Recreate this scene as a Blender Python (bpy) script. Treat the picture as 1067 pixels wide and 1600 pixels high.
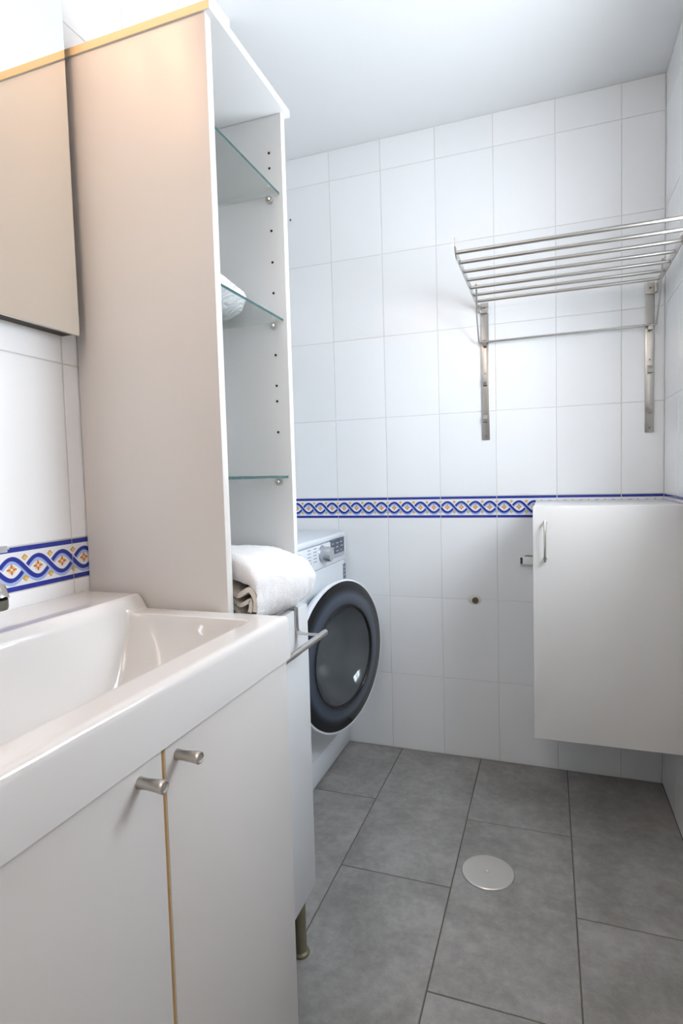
import bpy, bmesh, math, random
from mathutils import Vector, Matrix, noise
random.seed(7)
for o in list(bpy.data.objects):
    bpy.data.objects.remove(o)
S = bpy.context.scene
COL = S.collection

# ------------------------------------------------------------------ camera
YAW, PITCH, ROLL = 0.344591, -0.059941, -0.027658
cd = bpy.data.cameras.new('camera')
cd.sensor_fit = 'VERTICAL'; cd.sensor_height = 36.0; cd.lens = 903.1148 / 1600 * 36
cd.clip_start = 0.02
cam = bpy.data.objects.new('camera', cd); COL.objects.link(cam)
fwd = Vector((-math.sin(YAW) * math.cos(PITCH), math.cos(YAW) * math.cos(PITCH), math.sin(PITCH)))
rt = Vector((math.cos(YAW), math.sin(YAW), 0)); up = rt.cross(fwd)
rt2 = math.cos(ROLL) * rt + math.sin(ROLL) * up
up2 = -math.sin(ROLL) * rt + math.cos(ROLL) * up
cam.matrix_world = Matrix(((rt2.x, up2.x, -fwd.x, 0.7727), (rt2.y, up2.y, -fwd.y, -2.1151), (rt2.z, up2.z, -fwd.z, 1.0493), (0, 0, 0, 1)))
S.camera = cam

# ------------------------------------------------------------------ world, light strengths, exposure
w = bpy.data.worlds.new('world'); S.world = w; w.use_nodes = True
w.node_tree.nodes['Background'].inputs[0].default_value = (0.75, 0.86, 1.0, 1)
w.node_tree.nodes['Background'].inputs[1].default_value = 1.0
WINDOW_COLOR, WINDOW_STRENGTH = (0.84, 0.92, 1.0), 14.5
BULB_COLOR, BULB_STRENGTH = (1.0, 0.60, 0.35), 11.5
FILL_LAMP_COLOR, FILL_LAMP_STRENGTH = (1.0, 0.88, 0.79), 12.5
S.view_settings.view_transform = 'Standard'
S.view_settings.look = 'None'
S.view_settings.gamma = 1.0
S.view_settings.use_curve_mapping = False
S.view_settings.exposure = 0.54

# ------------------------------------------------------------------ dimensions of the room (metres)
XL, XR, YB, YF, ZC = -0.02, 1.125, 0.0, -3.10, 2.2756
ALC_X, ALC_Y = -0.62, -0.68               # washing machine alcove
WALL_T = 0.10
TT = 0.0016                               # how far tiles stand proud of the grout

# ------------------------------------------------------------------ node helpers
class NT:
    def __init__(s, name):
        s.m = bpy.data.materials.new(name); s.m.use_nodes = True
        s.t = s.m.node_tree; s.t.nodes.clear()
        s.out = s.t.nodes.new('ShaderNodeOutputMaterial')
    def n(s, typ, **kw):
        nd = s.t.nodes.new(typ)
        for k, v in kw.items(): setattr(nd, k, v)
        return nd
    def put(s, sock, v):
        if hasattr(v, 'is_linked') or isinstance(v, bpy.types.NodeSocket): s.t.links.new(v, sock)
        else:
            if isinstance(v, (tuple, list)) and len(v) == 3 and sock.type == 'RGBA': v = (*v, 1)
            sock.default_value = v
    def math(s, op, a, b=0.0, c=None, clamp=False):
        nd = s.n('ShaderNodeMath', operation=op, use_clamp=clamp)
        s.put(nd.inputs[0], a); s.put(nd.inputs[1], b)
        if c is not None: s.put(nd.inputs[2], c)
        return nd.outputs[0]
    def mix(s, fac, a, b):
        nd = s.n('ShaderNodeMix', data_type='RGBA')
        s.put(nd.inputs[0], fac); s.put(nd.inputs[6], a); s.put(nd.inputs[7], b)
        return nd.outputs[2]
    def noise(s, vec=None, scale=5.0, detail=4.0, rough=0.55):
        nd = s.n('ShaderNodeTexNoise')
        nd.inputs['Scale'].default_value = scale; nd.inputs['Detail'].default_value = detail; nd.inputs['Roughness'].default_value = rough
        if vec is not None: s.t.links.new(vec, nd.inputs['Vector'])
        return nd.outputs['Fac']
    def ramp(s, fac, pts):
        nd = s.n('ShaderNodeValToRGB'); e = nd.color_ramp.elements
        while len(e) < len(pts): e.new(0.5)
        for el, (p, c) in zip(e, pts): el.position = p; el.color = (*c, 1)
        s.put(nd.inputs[0], fac); return nd.outputs[0]
    def obj(s): return s.n('ShaderNodeTexCoord').outputs['Object']
    def uv(s): return s.n('ShaderNodeTexCoord').outputs['UV']
    def pos(s): return s.n('ShaderNodeNewGeometry').outputs['Position']
    def rand(s): return s.n('ShaderNodeObjectInfo').outputs['Random']
    def bump(s, h, strength=0.2, dist=0.002):
        nd = s.n('ShaderNodeBump'); nd.inputs['Strength'].default_value = strength; nd.inputs['Distance'].default_value = dist
        s.put(nd.inputs['Height'], h); return nd.outputs[0]
    def pbr(s, color, rough=0.5, metal=0.0, normal=None, spec=0.5, coat=0.0, sheen=0.0, emit=None, es=0.0, aniso=0.0, trans=0.0):
        p = s.n('ShaderNodeBsdfPrincipled')
        s.put(p.inputs['Base Color'], color); s.put(p.inputs['Roughness'], rough); s.put(p.inputs['Metallic'], metal)
        p.inputs['Specular IOR Level'].default_value = spec
        p.inputs['Coat Weight'].default_value = coat; p.inputs['Coat Roughness'].default_value = 0.04
        p.inputs['Sheen Weight'].default_value = sheen; p.inputs['Anisotropic'].default_value = aniso
        p.inputs['Transmission Weight'].default_value = trans
        if normal is not None: s.put(p.inputs['Normal'], normal)
        if emit is not None:
            s.put(p.inputs['Emission Color'], emit); p.inputs['Emission Strength'].default_value = es
        s.t.links.new(p.outputs[0], s.out.inputs[0]); return s.m

def simple(name, color, rough=0.5, metal=0.0, spec=0.5, coat=0.0, nscale=0, nstr=0.05, vary=0.0, ndist=0.001):
    t = NT(name); c = color; nm = None
    if nscale:
        f = t.noise(t.pos(), nscale, 5)
        nm = t.bump(f, nstr, ndist)
        if vary: c = t.mix(t.noise(t.pos(), 3.0, 4), tuple(x * (1 - vary) for x in color), tuple(min(1, x * (1 + vary)) for x in color))
    return t.pbr(c, rough, metal, nm, spec, coat)

M = {}
# glazed white wall tile: tiny colour difference from tile to tile, slight waviness of the glaze
t = NT('white_glazed_tile')
c = t.mix(t.rand(), (0.855, 0.865, 0.875), (0.885, 0.89, 0.90))
M['tile'] = t.pbr(c, 0.20, 0, t.bump(t.noise(t.pos(), 14, 2), 0.10, 0.002), 0.36)
t = NT('cream_wall_grout')
M['grout'] = t.pbr(t.mix(t.noise(t.pos(), 9, 4), (0.66, 0.65, 0.62), (0.79, 0.78, 0.76)), 0.85, 0, t.bump(t.noise(t.pos(), 300, 2), 0.3, 0.0006))
t = NT('white_tiled_wall_far')          # the walls behind the camera, too far round to build tile by tile
tc = t.n('ShaderNodeTexBrick', offset=0.0, squash=1.0)
mp = t.n('ShaderNodeMapping'); t.t.links.new(t.pos(), mp.inputs[0]); mp.inputs['Rotation'].default_value = (math.pi / 2, 0, 0)
t.t.links.new(mp.outputs[0], tc.inputs['Vector'])
for k, v in (('Color1', (0.82, 0.83, 0.84, 1)), ('Color2', (0.84, 0.85, 0.86, 1)), ('Mortar', (0.68, 0.67, 0.64, 1)), ('Scale', 1.0), ('Mortar Size', 0.0015), ('Brick Width', 0.2), ('Row Height', 0.2989)):
    tc.inputs[k].default_value = v
M['wallfar'] = t.pbr(tc.outputs['Color'], 0.15)
M['ceiling'] = simple('matt_white_ceiling_paint', (0.86, 0.865, 0.865), 0.8, nscale=120, nstr=0.05, vary=0.01)
# grey concrete look floor tile
t = NT('grey_cement_floor_tile')
P = t.pos(); tr = t.n('ShaderNodeVectorMath', operation='ADD'); t.t.links.new(P, tr.inputs[0])
rr = t.n('ShaderNodeCombineXYZ'); rnd = t.rand(); t.put(rr.inputs[0], t.math('MULTIPLY', rnd, 17.0)); t.put(rr.inputs[1], t.math('MULTIPLY', rnd, 31.0))
t.t.links.new(rr.outputs[0], tr.inputs[1]); V = tr.outputs[0]
a = t.noise(V, 5.5, 9, 0.68); b = t.noise(V, 38, 6, 0.7); cc = t.noise(V, 420, 2)
f = t.math('ADD', t.math('MULTIPLY', a, 0.55), t.math('ADD', t.math('MULTIPLY', b, 0.31), t.math('MULTIPLY', cc, 0.14)))
col = t.ramp(f, [(0.40, (0.225, 0.213, 0.203)), (0.5, (0.300, 0.288, 0.276)), (0.61, (0.385, 0.372, 0.358))])
M['floor'] = t.pbr(col, t.math('ADD', 0.38, t.math('MULTIPLY', b, 0.2)), 0, t.bump(t.math('ADD', t.math('MULTIPLY', cc, 0.5), b), 0.10, 0.0015), 0.4)
M['floorgrout'] = simple('brown_grey_floor_joint', (0.13, 0.115, 0.10), 0.9, nscale=200, nstr=0.3)
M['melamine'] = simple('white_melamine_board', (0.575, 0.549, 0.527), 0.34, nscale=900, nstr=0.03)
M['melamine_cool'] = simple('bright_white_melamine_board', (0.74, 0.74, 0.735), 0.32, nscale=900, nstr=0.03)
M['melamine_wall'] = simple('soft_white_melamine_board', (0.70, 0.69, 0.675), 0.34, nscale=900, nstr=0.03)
M['melamine_door_daylit'] = simple('melamine_board_daylight_tint', (0.625, 0.632, 0.645), 0.34, nscale=900, nstr=0.03)  # base cabinet door: cool window light put into the board colour
M['melamine_tower_lamplit'] = simple('melamine_board_lamplight_tint', (0.66, 0.628, 0.602), 0.36, nscale=900, nstr=0.03)  # tower's near panel: warm, brighter lamplight put into the board colour
M['edge'] = simple('yellowed_board_edge_strip', (0.80, 0.60, 0.34), 0.45, nscale=60, nstr=0.05, vary=0.05)
M['cream_edge'] = simple('cream_board_edge', (0.74, 0.66, 0.52), 0.45, nscale=60, nstr=0.05, vary=0.05)
M['ceramic'] = simple('white_glazed_ceramic', (0.66, 0.642, 0.628), 0.07, coat=0.4, nscale=6, nstr=0.02, ndist=0.003)
M['steel'] = simple('brushed_stainless_steel', (0.50, 0.485, 0.46), 0.28, 1.0, nscale=500, nstr=0.05, vary=0.04)
M['chrome'] = simple('polished_chrome', (0.80, 0.80, 0.79), 0.07, 1.0)
M['darkchrome'] = simple('dark_aerator_metal', (0.25, 0.25, 0.23), 0.3, 1.0)
M['satin'] = simple('satin_nickel', (0.58, 0.55, 0.51), 0.38, 1.0, nscale=400, nstr=0.05)
M['legmetal'] = simple('olive_grey_painted_metal', (0.20, 0.18, 0.12), 0.42, 0.35, nscale=300, nstr=0.04)
M['bronze'] = simple('tarnished_bronze', (0.20, 0.15, 0.09), 0.35, 0.9, nscale=300, nstr=0.2)
M['plaster'] = simple('white_filler_plaster', (0.74, 0.73, 0.70), 0.9, nscale=150, nstr=0.4)
M['white_plastic'] = simple('white_plastic', (0.83, 0.83, 0.82), 0.3)
M['dark_plastic'] = simple('dark_grey_plastic', (0.05, 0.055, 0.06), 0.4)
M['hole'] = simple('dark_drill_hole', (0.02, 0.018, 0.015), 0.9)
M['enamel'] = simple('white_appliance_enamel', (0.78, 0.82, 0.86), 0.22, coat=0.3)
M['enamel2'] = simple('white_appliance_plastic', (0.76, 0.80, 0.845), 0.33)
M['rubber'] = simple('grey_rubber_gasket', (0.16, 0.18, 0.21), 0.55, nscale=60, nstr=0.1)
M['drum'] = simple('drum_steel', (0.35, 0.36, 0.38), 0.3, 1.0)
M['darkback'] = simple('brown_mirror_backing', (0.045, 0.034, 0.027), 0.6, nscale=40, nstr=0.1)
t = NT('mirror_silver'); M['mirror'] = t.pbr((0.90, 0.91, 0.88), 0.0, 1.0)
t = NT('black_smoked_glass'); M['blackglass'] = t.pbr((0.010, 0.011, 0.013), 0.05, 0, None, 0.42)
t = NT('slate_smoked_glass')         # black glass turning slate in a ring between rim and window; local z is the door axis
ln = t.n('ShaderNodeVectorMath', operation='DISTANCE'); t.t.links.new(t.pos(), ln.inputs[0]); ln.inputs[1].default_value = (0.1235, -0.326, 0.454)
col = t.ramp(t.math('DIVIDE', ln.outputs['Value'], 0.255), [(0.66, (0.020, 0.024, 0.032)), (0.72, (0.060, 0.072, 0.096)), (0.79, (0.075, 0.090, 0.122)), (0.85, (0.028, 0.033, 0.044)), (0.90, (0.012, 0.013, 0.015))])
M['slateglass'] = t.pbr(col, 0.06, 0, None, 0.45)
t = NT('inner_bowl_glass'); M['bowlglass'] = t.pbr(t.mix(t.noise(t.obj(), 6, 2), (0.045, 0.052, 0.062), (0.15, 0.17, 0.19)), 0.06, 0, None, 0.8, 0.6)
t = NT('display_glass'); M['display'] = t.pbr((0.045, 0.06, 0.10), 0.15)
M['print_grey'] = simple('grey_printing', (0.34, 0.38, 0.45), 0.5)
M['sticker'] = simple('dark_slate_sticker', (0.10, 0.12, 0.18), 0.4)
M['silver_plastic'] = simple('silver_plastic', (0.55, 0.58, 0.62), 0.25, 0.8)

def glassmat(name, tint, fac):
    t = NT(name)
    tr = t.n('ShaderNodeBsdfTransparent'); tr.inputs[0].default_value = (*tint, 1)
    gl = t.n('ShaderNodeBsdfGlossy'); gl.inputs['Roughness'].default_value = 0.01
    fr = t.n('ShaderNodeFresnel'); fr.inputs[0].default_value = 1.5
    mx = t.n('ShaderNodeMixShader'); t.put(mx.inputs[0], t.math('MULTIPLY', fr.outputs[0], fac, clamp=True))
    t.t.links.new(tr.outputs[0], mx.inputs[1]); t.t.links.new(gl.outputs[0], mx.inputs[2])
    t.t.links.new(mx.outputs[0], t.out.inputs[0]); return t.m
M['glass'] = glassmat('clear_greenish_glass', (0.975, 0.992, 0.985), 0.55)
t = NT('teal_glass_edge'); M['glassedge'] = t.pbr((0.03, 0.085, 0.085), 0.15, 0, None, 0.6)
t = NT('frosted_daylight_pane'); M['pane'] = t.pbr((0.8, 0.85, 0.9), 0.5, 0, None, 0.3, 0, 0, WINDOW_COLOR, WINDOW_STRENGTH)
t = NT('warm_bulb_glass'); M['bulb'] = t.pbr((0.9, 0.8, 0.7), 0.4, 0, None, 0.3, 0, 0, BULB_COLOR, BULB_STRENGTH)
t = NT('opal_fill_lamp_glass'); M['opal'] = t.pbr((0.9, 0.88, 0.85), 0.4, 0, None, 0.3, 0, 0, FILL_LAMP_COLOR, FILL_LAMP_STRENGTH)
# terry cloth
t = NT('white_terry_cloth')
P = t.pos(); a = t.noise(P, 420, 3, 0.7); b = t.noise(P, 60, 3)
h = t.math('ADD', a, t.math('MULTIPLY', b, 0.6))
M['terry'] = t.pbr(t.mix(a, (0.80, 0.785, 0.79), (0.90, 0.89, 0.89)), 0.95, 0, t.bump(h, 0.75, 0.004), 0.1, 0, 0.5)
t = NT('cream_terry_hem')
M['hem'] = t.pbr(t.mix(t.noise(t.pos(), 300, 3), (0.70, 0.64, 0.57), (0.82, 0.77, 0.71)), 0.95, 0, t.bump(t.noise(t.pos(), 500, 3), 0.6, 0.002), 0.1, 0, 0.4)
t = NT('white_swirl_embossed_cloth')
P = t.pos(); wv = t.n('ShaderNodeTexWave', wave_type='RINGS'); wv.inputs['Scale'].default_value = 32; wv.inputs['Distortion'].default_value = 9; wv.inputs['Detail'].default_value = 1.0; wv.inputs['Detail Scale'].default_value = 1.2
t.t.links.new(P, wv.inputs['Vector'])
M['swirl'] = t.pbr(t.mix(wv.outputs['Fac'], (0.66, 0.68, 0.72), (0.88, 0.88, 0.89)), 0.9, 0, t.bump(wv.outputs['Fac'], 0.8, 0.004), 0.1, 0, 0.4)

# printed majolica border: interlaced ribbon, flowers, diamonds, two stripes; UV u = motif count, v = 0..1 over the height
t = NT('blue_ribbon_majolica_border')
sx = t.n('ShaderNodeSeparateXYZ'); t.t.links.new(t.uv(), sx.inputs[0]); u, v = sx.outputs[0], sx.outputs[1]
wv = t.math('FRACT', u)
cs = t.math('MULTIPLY', t.math('COSINE', t.math('MULTIPLY', wv, math.pi)), 0.235)
sn = t.math('SINE', t.math('MULTIPLY', wv, math.pi))
sl = t.math('SQRT', t.math('ADD', 1.0, t.math('MULTIPLY', t.math('MULTIPLY', sn, sn), 1.45)))
D = t.math('ADD', 0.5, cs); U = t.math('SUBTRACT', 0.5, cs)
def band(center, off, half, soft=0.008):     # 1 inside a ribbon of half width "half" around the curve
    d = t.math('DIVIDE', t.math('ABSOLUTE', t.math('SUBTRACT', t.math('SUBTRACT', v, center), off)), sl)
    return t.math('DIVIDE', t.math('SUBTRACT', half + soft, d), 2 * soft, clamp=True)
def vband(a0, a1):
    return t.math('MULTIPLY', t.math('GREATER_THAN', v, a0), t.math('LESS_THAN', v, a1))
WHITE = (0.80, 0.81, 0.84); BLUE = (0.018, 0.035, 0.30); LIGHT = (0.34, 0.46, 0.80); SOFT = (0.42, 0.47, 0.58)
col = t.mix(band(U, -0.075, 0.046), WHITE, SOFT)
col = t.mix(band(U, -0.070, 0.036), col, LIGHT)
col = t.mix(band(U, 0.0, 0.046), col, BLUE)
col = t.mix(band(D, -0.005, 0.078), col, WHITE)
col = t.mix(band(D, -0.075, 0.046), col, SOFT)
col = t.mix(band(D, -0.070, 0.036), col, LIGHT)
col = t.mix(band(D, 0.0, 0.050), col, BLUE)
# flower in each eye (eye centre at w = 0 = 1): polar petals
fx = t.math('MULTIPLY', t.math('SUBTRACT', t.math('FRACT', t.math('ADD', u, 0.5)), 0.5), 0.64)   # metric match to v
fy = t.math('SUBTRACT', v, 0.5)
r = t.math('SQRT', t.math('ADD', t.math('MULTIPLY', fx, fx), t.math('MULTIPLY', fy, fy)))
ang = t.math('ARCTAN2', fy, fx)
c4 = t.math('COSINE', t.math('MULTIPLY', ang, 4.0))
pet = t.math('LESS_THAN', r, t.math('ADD', 0.070, t.math('MULTIPLY', c4, 0.050)))
pet2 = t.math('LESS_THAN', r, t.math('SUBTRACT', 0.078, t.math('MULTIPLY', c4, 0.018)))
col = t.mix(pet2, col, (0.80, 0.50, 0.16))
col = t.mix(pet, col, (0.55, 0.17, 0.05))
col = t.mix(t.math('LESS_THAN', r, 0.026), col, (0.70, 0.74, 0.86))
# diamonds above and below each crossing
dx = t.math('ABSOLUTE', t.math('MULTIPLY', t.math('SUBTRACT', wv, 0.5), 0.64))
for cy in (0.735, 0.265):
    dd = t.math('ADD', dx, t.math('ABSOLUTE', t.math('SUBTRACT', v, cy)))
    col = t.mix(t.math('LESS_THAN', dd, 0.078), col, (0.46, 0.27, 0.08))
    dd2 = t.math('ADD', t.math('ABSOLUTE', t.math('SUBTRACT', t.math('MULTIPLY', t.math('SUBTRACT', wv, 0.5), 0.64), 0.008)), t.math('ABSOLUTE', t.math('SUBTRACT', v, cy - 0.008)))
    col = t.mix(t.math('LESS_THAN', dd2, 0.054), col, (0.80, 0.52, 0.14))
stripe = t.math('MAXIMUM', vband(0.005, 0.125), vband(0.875, 0.995))
nz = t.noise(t.pos(), 120, 4)
col = t.mix(stripe, col, t.mix(nz, (0.012, 0.02, 0.22), (0.03, 0.055, 0.40)))
M['border'] = t.pbr(col, 0.10, 0, None, 0.5)

# ------------------------------------------------------------------ geometry helpers
def link(name, me, mat=None, parent=None, loc=(0, 0, 0)):
    o = bpy.data.objects.new(name, me); COL.objects.link(o)
    if parent: o.parent = parent
    o.location = loc
    if mat is not None and me is not None and not me.materials: me.materials.append(M[mat])
    return o
def bm_mesh(name, bm, smooth=None):
    bmesh.ops.recalc_face_normals(bm, faces=bm.faces)
    me = bpy.data.meshes.new(name); bm.to_mesh(me); bm.free()
    if smooth is not None:
        for p in me.polygons: p.use_smooth = True
        me.set_sharp_from_angle(angle=math.radians(smooth))
    return me
def add_box(bm, x0, x1, y0, y1, z0, z1, bev=0.0, seg=2):
    vs = [bm.verts.new((x, y, z)) for x in (x0, x1) for y in (y0, y1) for z in (z0, z1)]
    fs = [bm.faces.new([vs[i] for i in q]) for q in ((0, 1, 3, 2), (4, 6, 7, 5), (0, 4, 5, 1), (2, 3, 7, 6), (0, 2, 6, 4), (1, 5, 7, 3))]
    if bev > 0:
        es = list({e for f in fs for e in f.edges})
        bmesh.ops.bevel(bm, geom=es, offset=bev, segments=seg, affect='EDGES', profile=0.5)
def add_lathe(bm, prof, seg=32, mtx=None, cap0=False, cap1=False):
    """revolve (radius, height) about local z"""
    rings = []
    for r_, h_ in prof:
        if r_ < 1e-6: rings.append([bm.verts.new((0, 0, h_))])
        else: rings.append([bm.verts.new((r_ * math.cos(2 * math.pi * i / seg), r_ * math.sin(2 * math.pi * i / seg), h_)) for i in range(seg)])
    new = [q for rg in rings for q in rg]
    for a, b in zip(rings, rings[1:]):
        for i in range(seg):
            j = (i + 1) % seg
            if len(a) == 1 and len(b) == 1: continue
            if len(a) == 1: bm.faces.new((a[0], b[i], b[j]))
            elif len(b) == 1: bm.faces.new((a[i], a[j], b[0]))
            else: bm.faces.new((a[i], a[j], b[j], b[i]))
    if cap0 and len(rings[0]) > 1: bm.faces.new(rings[0])
    if cap1 and len(rings[-1]) > 1: bm.faces.new(rings[-1])
    if mtx is not None: bmesh.ops.transform(bm, matrix=mtx, verts=new)
def axis_mtx(origin, z_dir):
    z = Vector(z_dir).normalized()
    x = Vector((0, 0, 1)) if abs(z.z) < 0.9 else Vector((1, 0, 0))
    x = (x - z * x.dot(z)).normalized(); y = z.cross(x)
    return Matrix(((x.x, y.x, z.x, origin[0]), (x.y, y.y, z.y, origin[1]), (x.z, y.z, z.z, origin[2]), (0, 0, 0, 1)))
def add_tube(bm, pts, r, seg=12, cap=True):
    pts = [Vector(p) for p in pts]; rings = []; n = len(pts)
    prev = None
    for i, p in enumerate(pts):
        d = (pts[min(i + 1, n - 1)] - pts[max(i - 1, 0)]).normalized()
        if prev is None:
            a = Vector((0, 0, 1)) if abs(d.z) < 0.9 else Vector((1, 0, 0))
        else: a = prev
        x = (a - d * a.dot(d)).normalized(); y = d.cross(x); prev = x
        rr_ = r[i] if isinstance(r, (list, tuple)) else r
        rings.append([bm.verts.new(p + rr_ * (math.cos(2 * math.pi * k / seg) * x + math.sin(2 * math.pi * k / seg) * y)) for k in range(seg)])
    for a, b in zip(rings, rings[1:]):
        for k in range(seg):
            j = (k + 1) % seg; bm.faces.new((a[k], a[j], b[j], b[k]))
    if cap: bm.faces.new(rings[0]); bm.faces.new(rings[-1])
def add_strip(bm, path, width_dir, width, thick):
    """flat metal strip: path of points, extruded symmetrically along width_dir, thickness normal to path"""
    wd = Vector(width_dir).normalized(); pts = [Vector(p) for p in path]; n = len(pts); secs = []
    for i, p in enumerate(pts):
        d = (pts[min(i + 1, n - 1)] - pts[max(i - 1, 0)]).normalized(); nn = d.cross(wd).normalized()
        secs.append([bm.verts.new(p + wd * sx_ * width / 2 + nn * sy_ * thick / 2) for sx_, sy_ in ((-1, -1), (1, -1), (1, 1), (-1, 1))])
    for a, b in zip(secs, secs[1:]):
        for k in range(4):
            j = (k + 1) % 4; bm.faces.new((a[k], a[j], b[j], b[k]))
    bm.faces.new(secs[0]); bm.faces.new(secs[-1])

class Thing:
    """an Empty at the base that parents the parts; geometry is given in room coordinates"""
    def __init__(s, name, loc, label, cat, group=None):
        s.o = bpy.data.objects.new(name, None); COL.objects.link(s.o)
        s.o.empty_display_size = 0.05; s.o.location = loc; s.loc = Vector(loc)
        s.o['label'] = label; s.o['category'] = cat
        if group: s.o['group'] = group
    def part(s, name, bm, mat, smooth=None, parent=None, label=None):
        bmesh.ops.translate(bm, vec=-s.loc, verts=bm.verts)
        o = link(name, bm_mesh(name, bm, smooth), mat, parent or s.o)
        if label: o['label'] = label
        return o
    def box(s, name, b, mat, bev=0.001, seg=2, parent=None, label=None):
        bm = bmesh.new(); add_box(bm, *b, bev, seg)
        return s.part(name, bm, mat, 40 if bev else None, parent, label)
def one(name, bm, mat, label, cat, smooth=None, group=None):
    """a thing that is a single mesh; origin at the middle of its base"""
    vs = [q.co for q in bm.verts]
    base = Vector(((min(q.x for q in vs) + max(q.x for q in vs)) / 2, (min(q.y for q in vs) + max(q.y for q in vs)) / 2, min(q.z for q in vs)))
    bmesh.ops.translate(bm, vec=-base, verts=bm.verts)
    o = link(name, bm_mesh(name, bm, smooth), mat, None, base)
    o['label'] = label; o['category'] = cat
    if group: o['group'] = group
    return o
def structure(name, bm, mat, smooth=None):
    o = link(name, bm_mesh(name, bm, smooth), mat); o['kind'] = 'structure'; return o

# ------------------------------------------------------------------ room shell
def wall_boxes(name, boxes, mat):
    bm = bmesh.new()
    for b in boxes: add_box(bm, *b)
    return structure(name, bm, mat)
floor = wall_boxes('floor', [(ALC_X - WALL_T, XR + WALL_T, YF - WALL_T, WALL_T, -0.1, -TT)], 'floorgrout')
ceiling = wall_boxes('ceiling', [(ALC_X - WALL_T, XR + WALL_T, YF - WALL_T, WALL_T, ZC, ZC + 0.1)], 'ceiling')
wall_back = wall_boxes('wall_back', [(ALC_X - WALL_T, XR + WALL_T, TT, WALL_T, -TT, ZC)], 'grout')
wall_left = wall_boxes('wall_left', [(ALC_X - WALL_T, XL - TT, YF - WALL_T, ALC_Y, -TT, ZC)], 'grout')
wall_alcove = wall_boxes('wall_alcove', [(ALC_X - WALL_T, ALC_X, ALC_Y, TT, -TT, ZC)], 'wallfar')
# right wall with the window opening
WY0, WY1, WZ0, WZ1 = -1.20, -0.54, 1.17, 1.82
wall_right = wall_boxes('wall_right', [
    (XR + TT, XR + 0.22, WY1, TT, -TT, ZC), (XR + TT, XR + 0.22, YF - WALL_T, WY0, -TT, ZC),
    (XR + TT, XR + 0.22, WY0, WY1, -TT, WZ0), (XR + TT, XR + 0.22, WY0, WY1, WZ1, ZC)], 'grout')
# wall behind the camera with its door opening
DX0, DX1, DZ1 = 0.12, 0.92, 2.04
wall_front = wall_boxes('wall_front', [
    (XL - TT, DX0, YF - WALL_T, YF, -TT, ZC), (DX1, XR + TT, YF - WALL_T, YF, -TT, ZC), (DX0, DX1, YF - WALL_T, YF, DZ1, ZC)], 'wallfar')
bm = bmesh.new(); add_box(bm, DX0 + 0.003, DX1 - 0.003, YF - 0.07, YF - 0.03, 0.004, DZ1 - 0.003, 0.003)
door = structure('door_1', bm, 'melamine', 40)
bm = bmesh.new(); add_tube(bm, [(DX0 + 0.07, YF - 0.03, 1.02), (DX0 + 0.07, YF + 0.02, 1.02), (DX0 + 0.19, YF + 0.02, 1.02)], 0.009)
link('door_handle', bm_mesh('door_handle', bm, 40), 'satin', door)
# window
bm = bmesh.new()
fw_ = 0.045; x0, x1 = XR + 0.130, XR + 0.180
for b in ((x0, x1, WY0, WY0 + fw_, WZ0, WZ1), (x0, x1, WY1 - fw_, WY1, WZ0, WZ1), (x0, x1, WY0 + fw_, WY1 - fw_, WZ0, WZ0 + fw_), (x0, x1, WY0 + fw_, WY1 - fw_, WZ1 - fw_, WZ1)):
    add_box(bm, *b, 0.003)
window = structure('window_1', bm, 'white_plastic', 40)
bm = bmesh.new(); add_box(bm, x0 + 0.02, x0 + 0.026, WY0 + fw_, WY1 - fw_, WZ0 + fw_, WZ1 - fw_)
link('pane', bm_mesh('pane', bm), 'pane', window)
bm = bmesh.new(); ym = (WY0 + WY1) / 2; add_box(bm, x0 - 0.004, x0 + 0.03, ym - 0.018, ym + 0.018, WZ0 + fw_, WZ1 - fw_, 0.003)
link('mullion', bm_mesh('mullion', bm, 40), 'white_plastic', window)

# ------------------------------------------------------------------ wall tiles (each a piece of its own)
G = 0.0022      # joint width
_cache = {}
def tile_mesh(kind, wd, ht, u0=0.0, u1=4.0):
    key = (kind, round(wd, 4), round(ht, 4), round(u0, 3), round(u1, 3))
    if key in _cache: return _cache[key]
    e = 0.0011; bm = bmesh.new(); uvl = bm.loops.layers.uv.new('UVMap')
    a, b = G / 2, wd - G / 2; c_, d_ = G / 2, ht - G / 2
    def ring(i, y): return [bm.verts.new(p) for p in ((a + i, y, c_ + i), (b - i, y, c_ + i), (b - i, y, d_ - i), (a + i, y, d_ - i))]
    r0, r1, r2 = ring(0, TT), ring(0, 0.0004), ring(e, 0.0)
    for p, q in ((r0, r1), (r1, r2)):
        for k in range(4):
            j = (k + 1) % 4; bm.faces.new((p[k], p[j], q[j], q[k]))
    bm.faces.new(r2)
    for f_ in bm.faces:
        for l in f_.loops:
            l[uvl].uv = (u0 + (u1 - u0) * l.vert.co.x / wd, l.vert.co.z / ht)
    me = bm_mesh(kind, bm); me.materials.append(M['border' if kind == 'border_tile' else 'tile'])
    _cache[key] = me; return me
def lay(wall, rows, cols, place, rot, skip=None, border_row=None, flip=False):
    """rows: z edges, cols: list of (c0, c1, full0, full1) along the wall; place(c, z) -> location of the low corner"""
    for ri, (z0, z1) in enumerate(zip(rows, rows[1:])):
        for c0, c1, f0 in cols:
            if skip and skip(c0, c1, z0, z1): continue
            wd = c1 - c0
            if ri == border_row:
                u0 = (c0 - f0) / 0.2 * 4
                me = tile_mesh('border_tile', wd, z1 - z0, u0 + 0.5, u0 + 0.5 + wd / 0.2 * 4)
                nm = 'border_tile'
            else:
                me = tile_mesh('wall_tile', wd, z1 - z0); nm = 'wall_tile'
            o = link(nm, me, None, wall, place(c0, c1, z0)); o.rotation_euler = (0, 0, rot)
H = 0.2989
rows_b = [0.0, 0.2926, 0.5915, 0.8905, 0.9689] + [0.9689 + H * k for k in (1, 2, 3, 4)] + [ZC]
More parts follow.
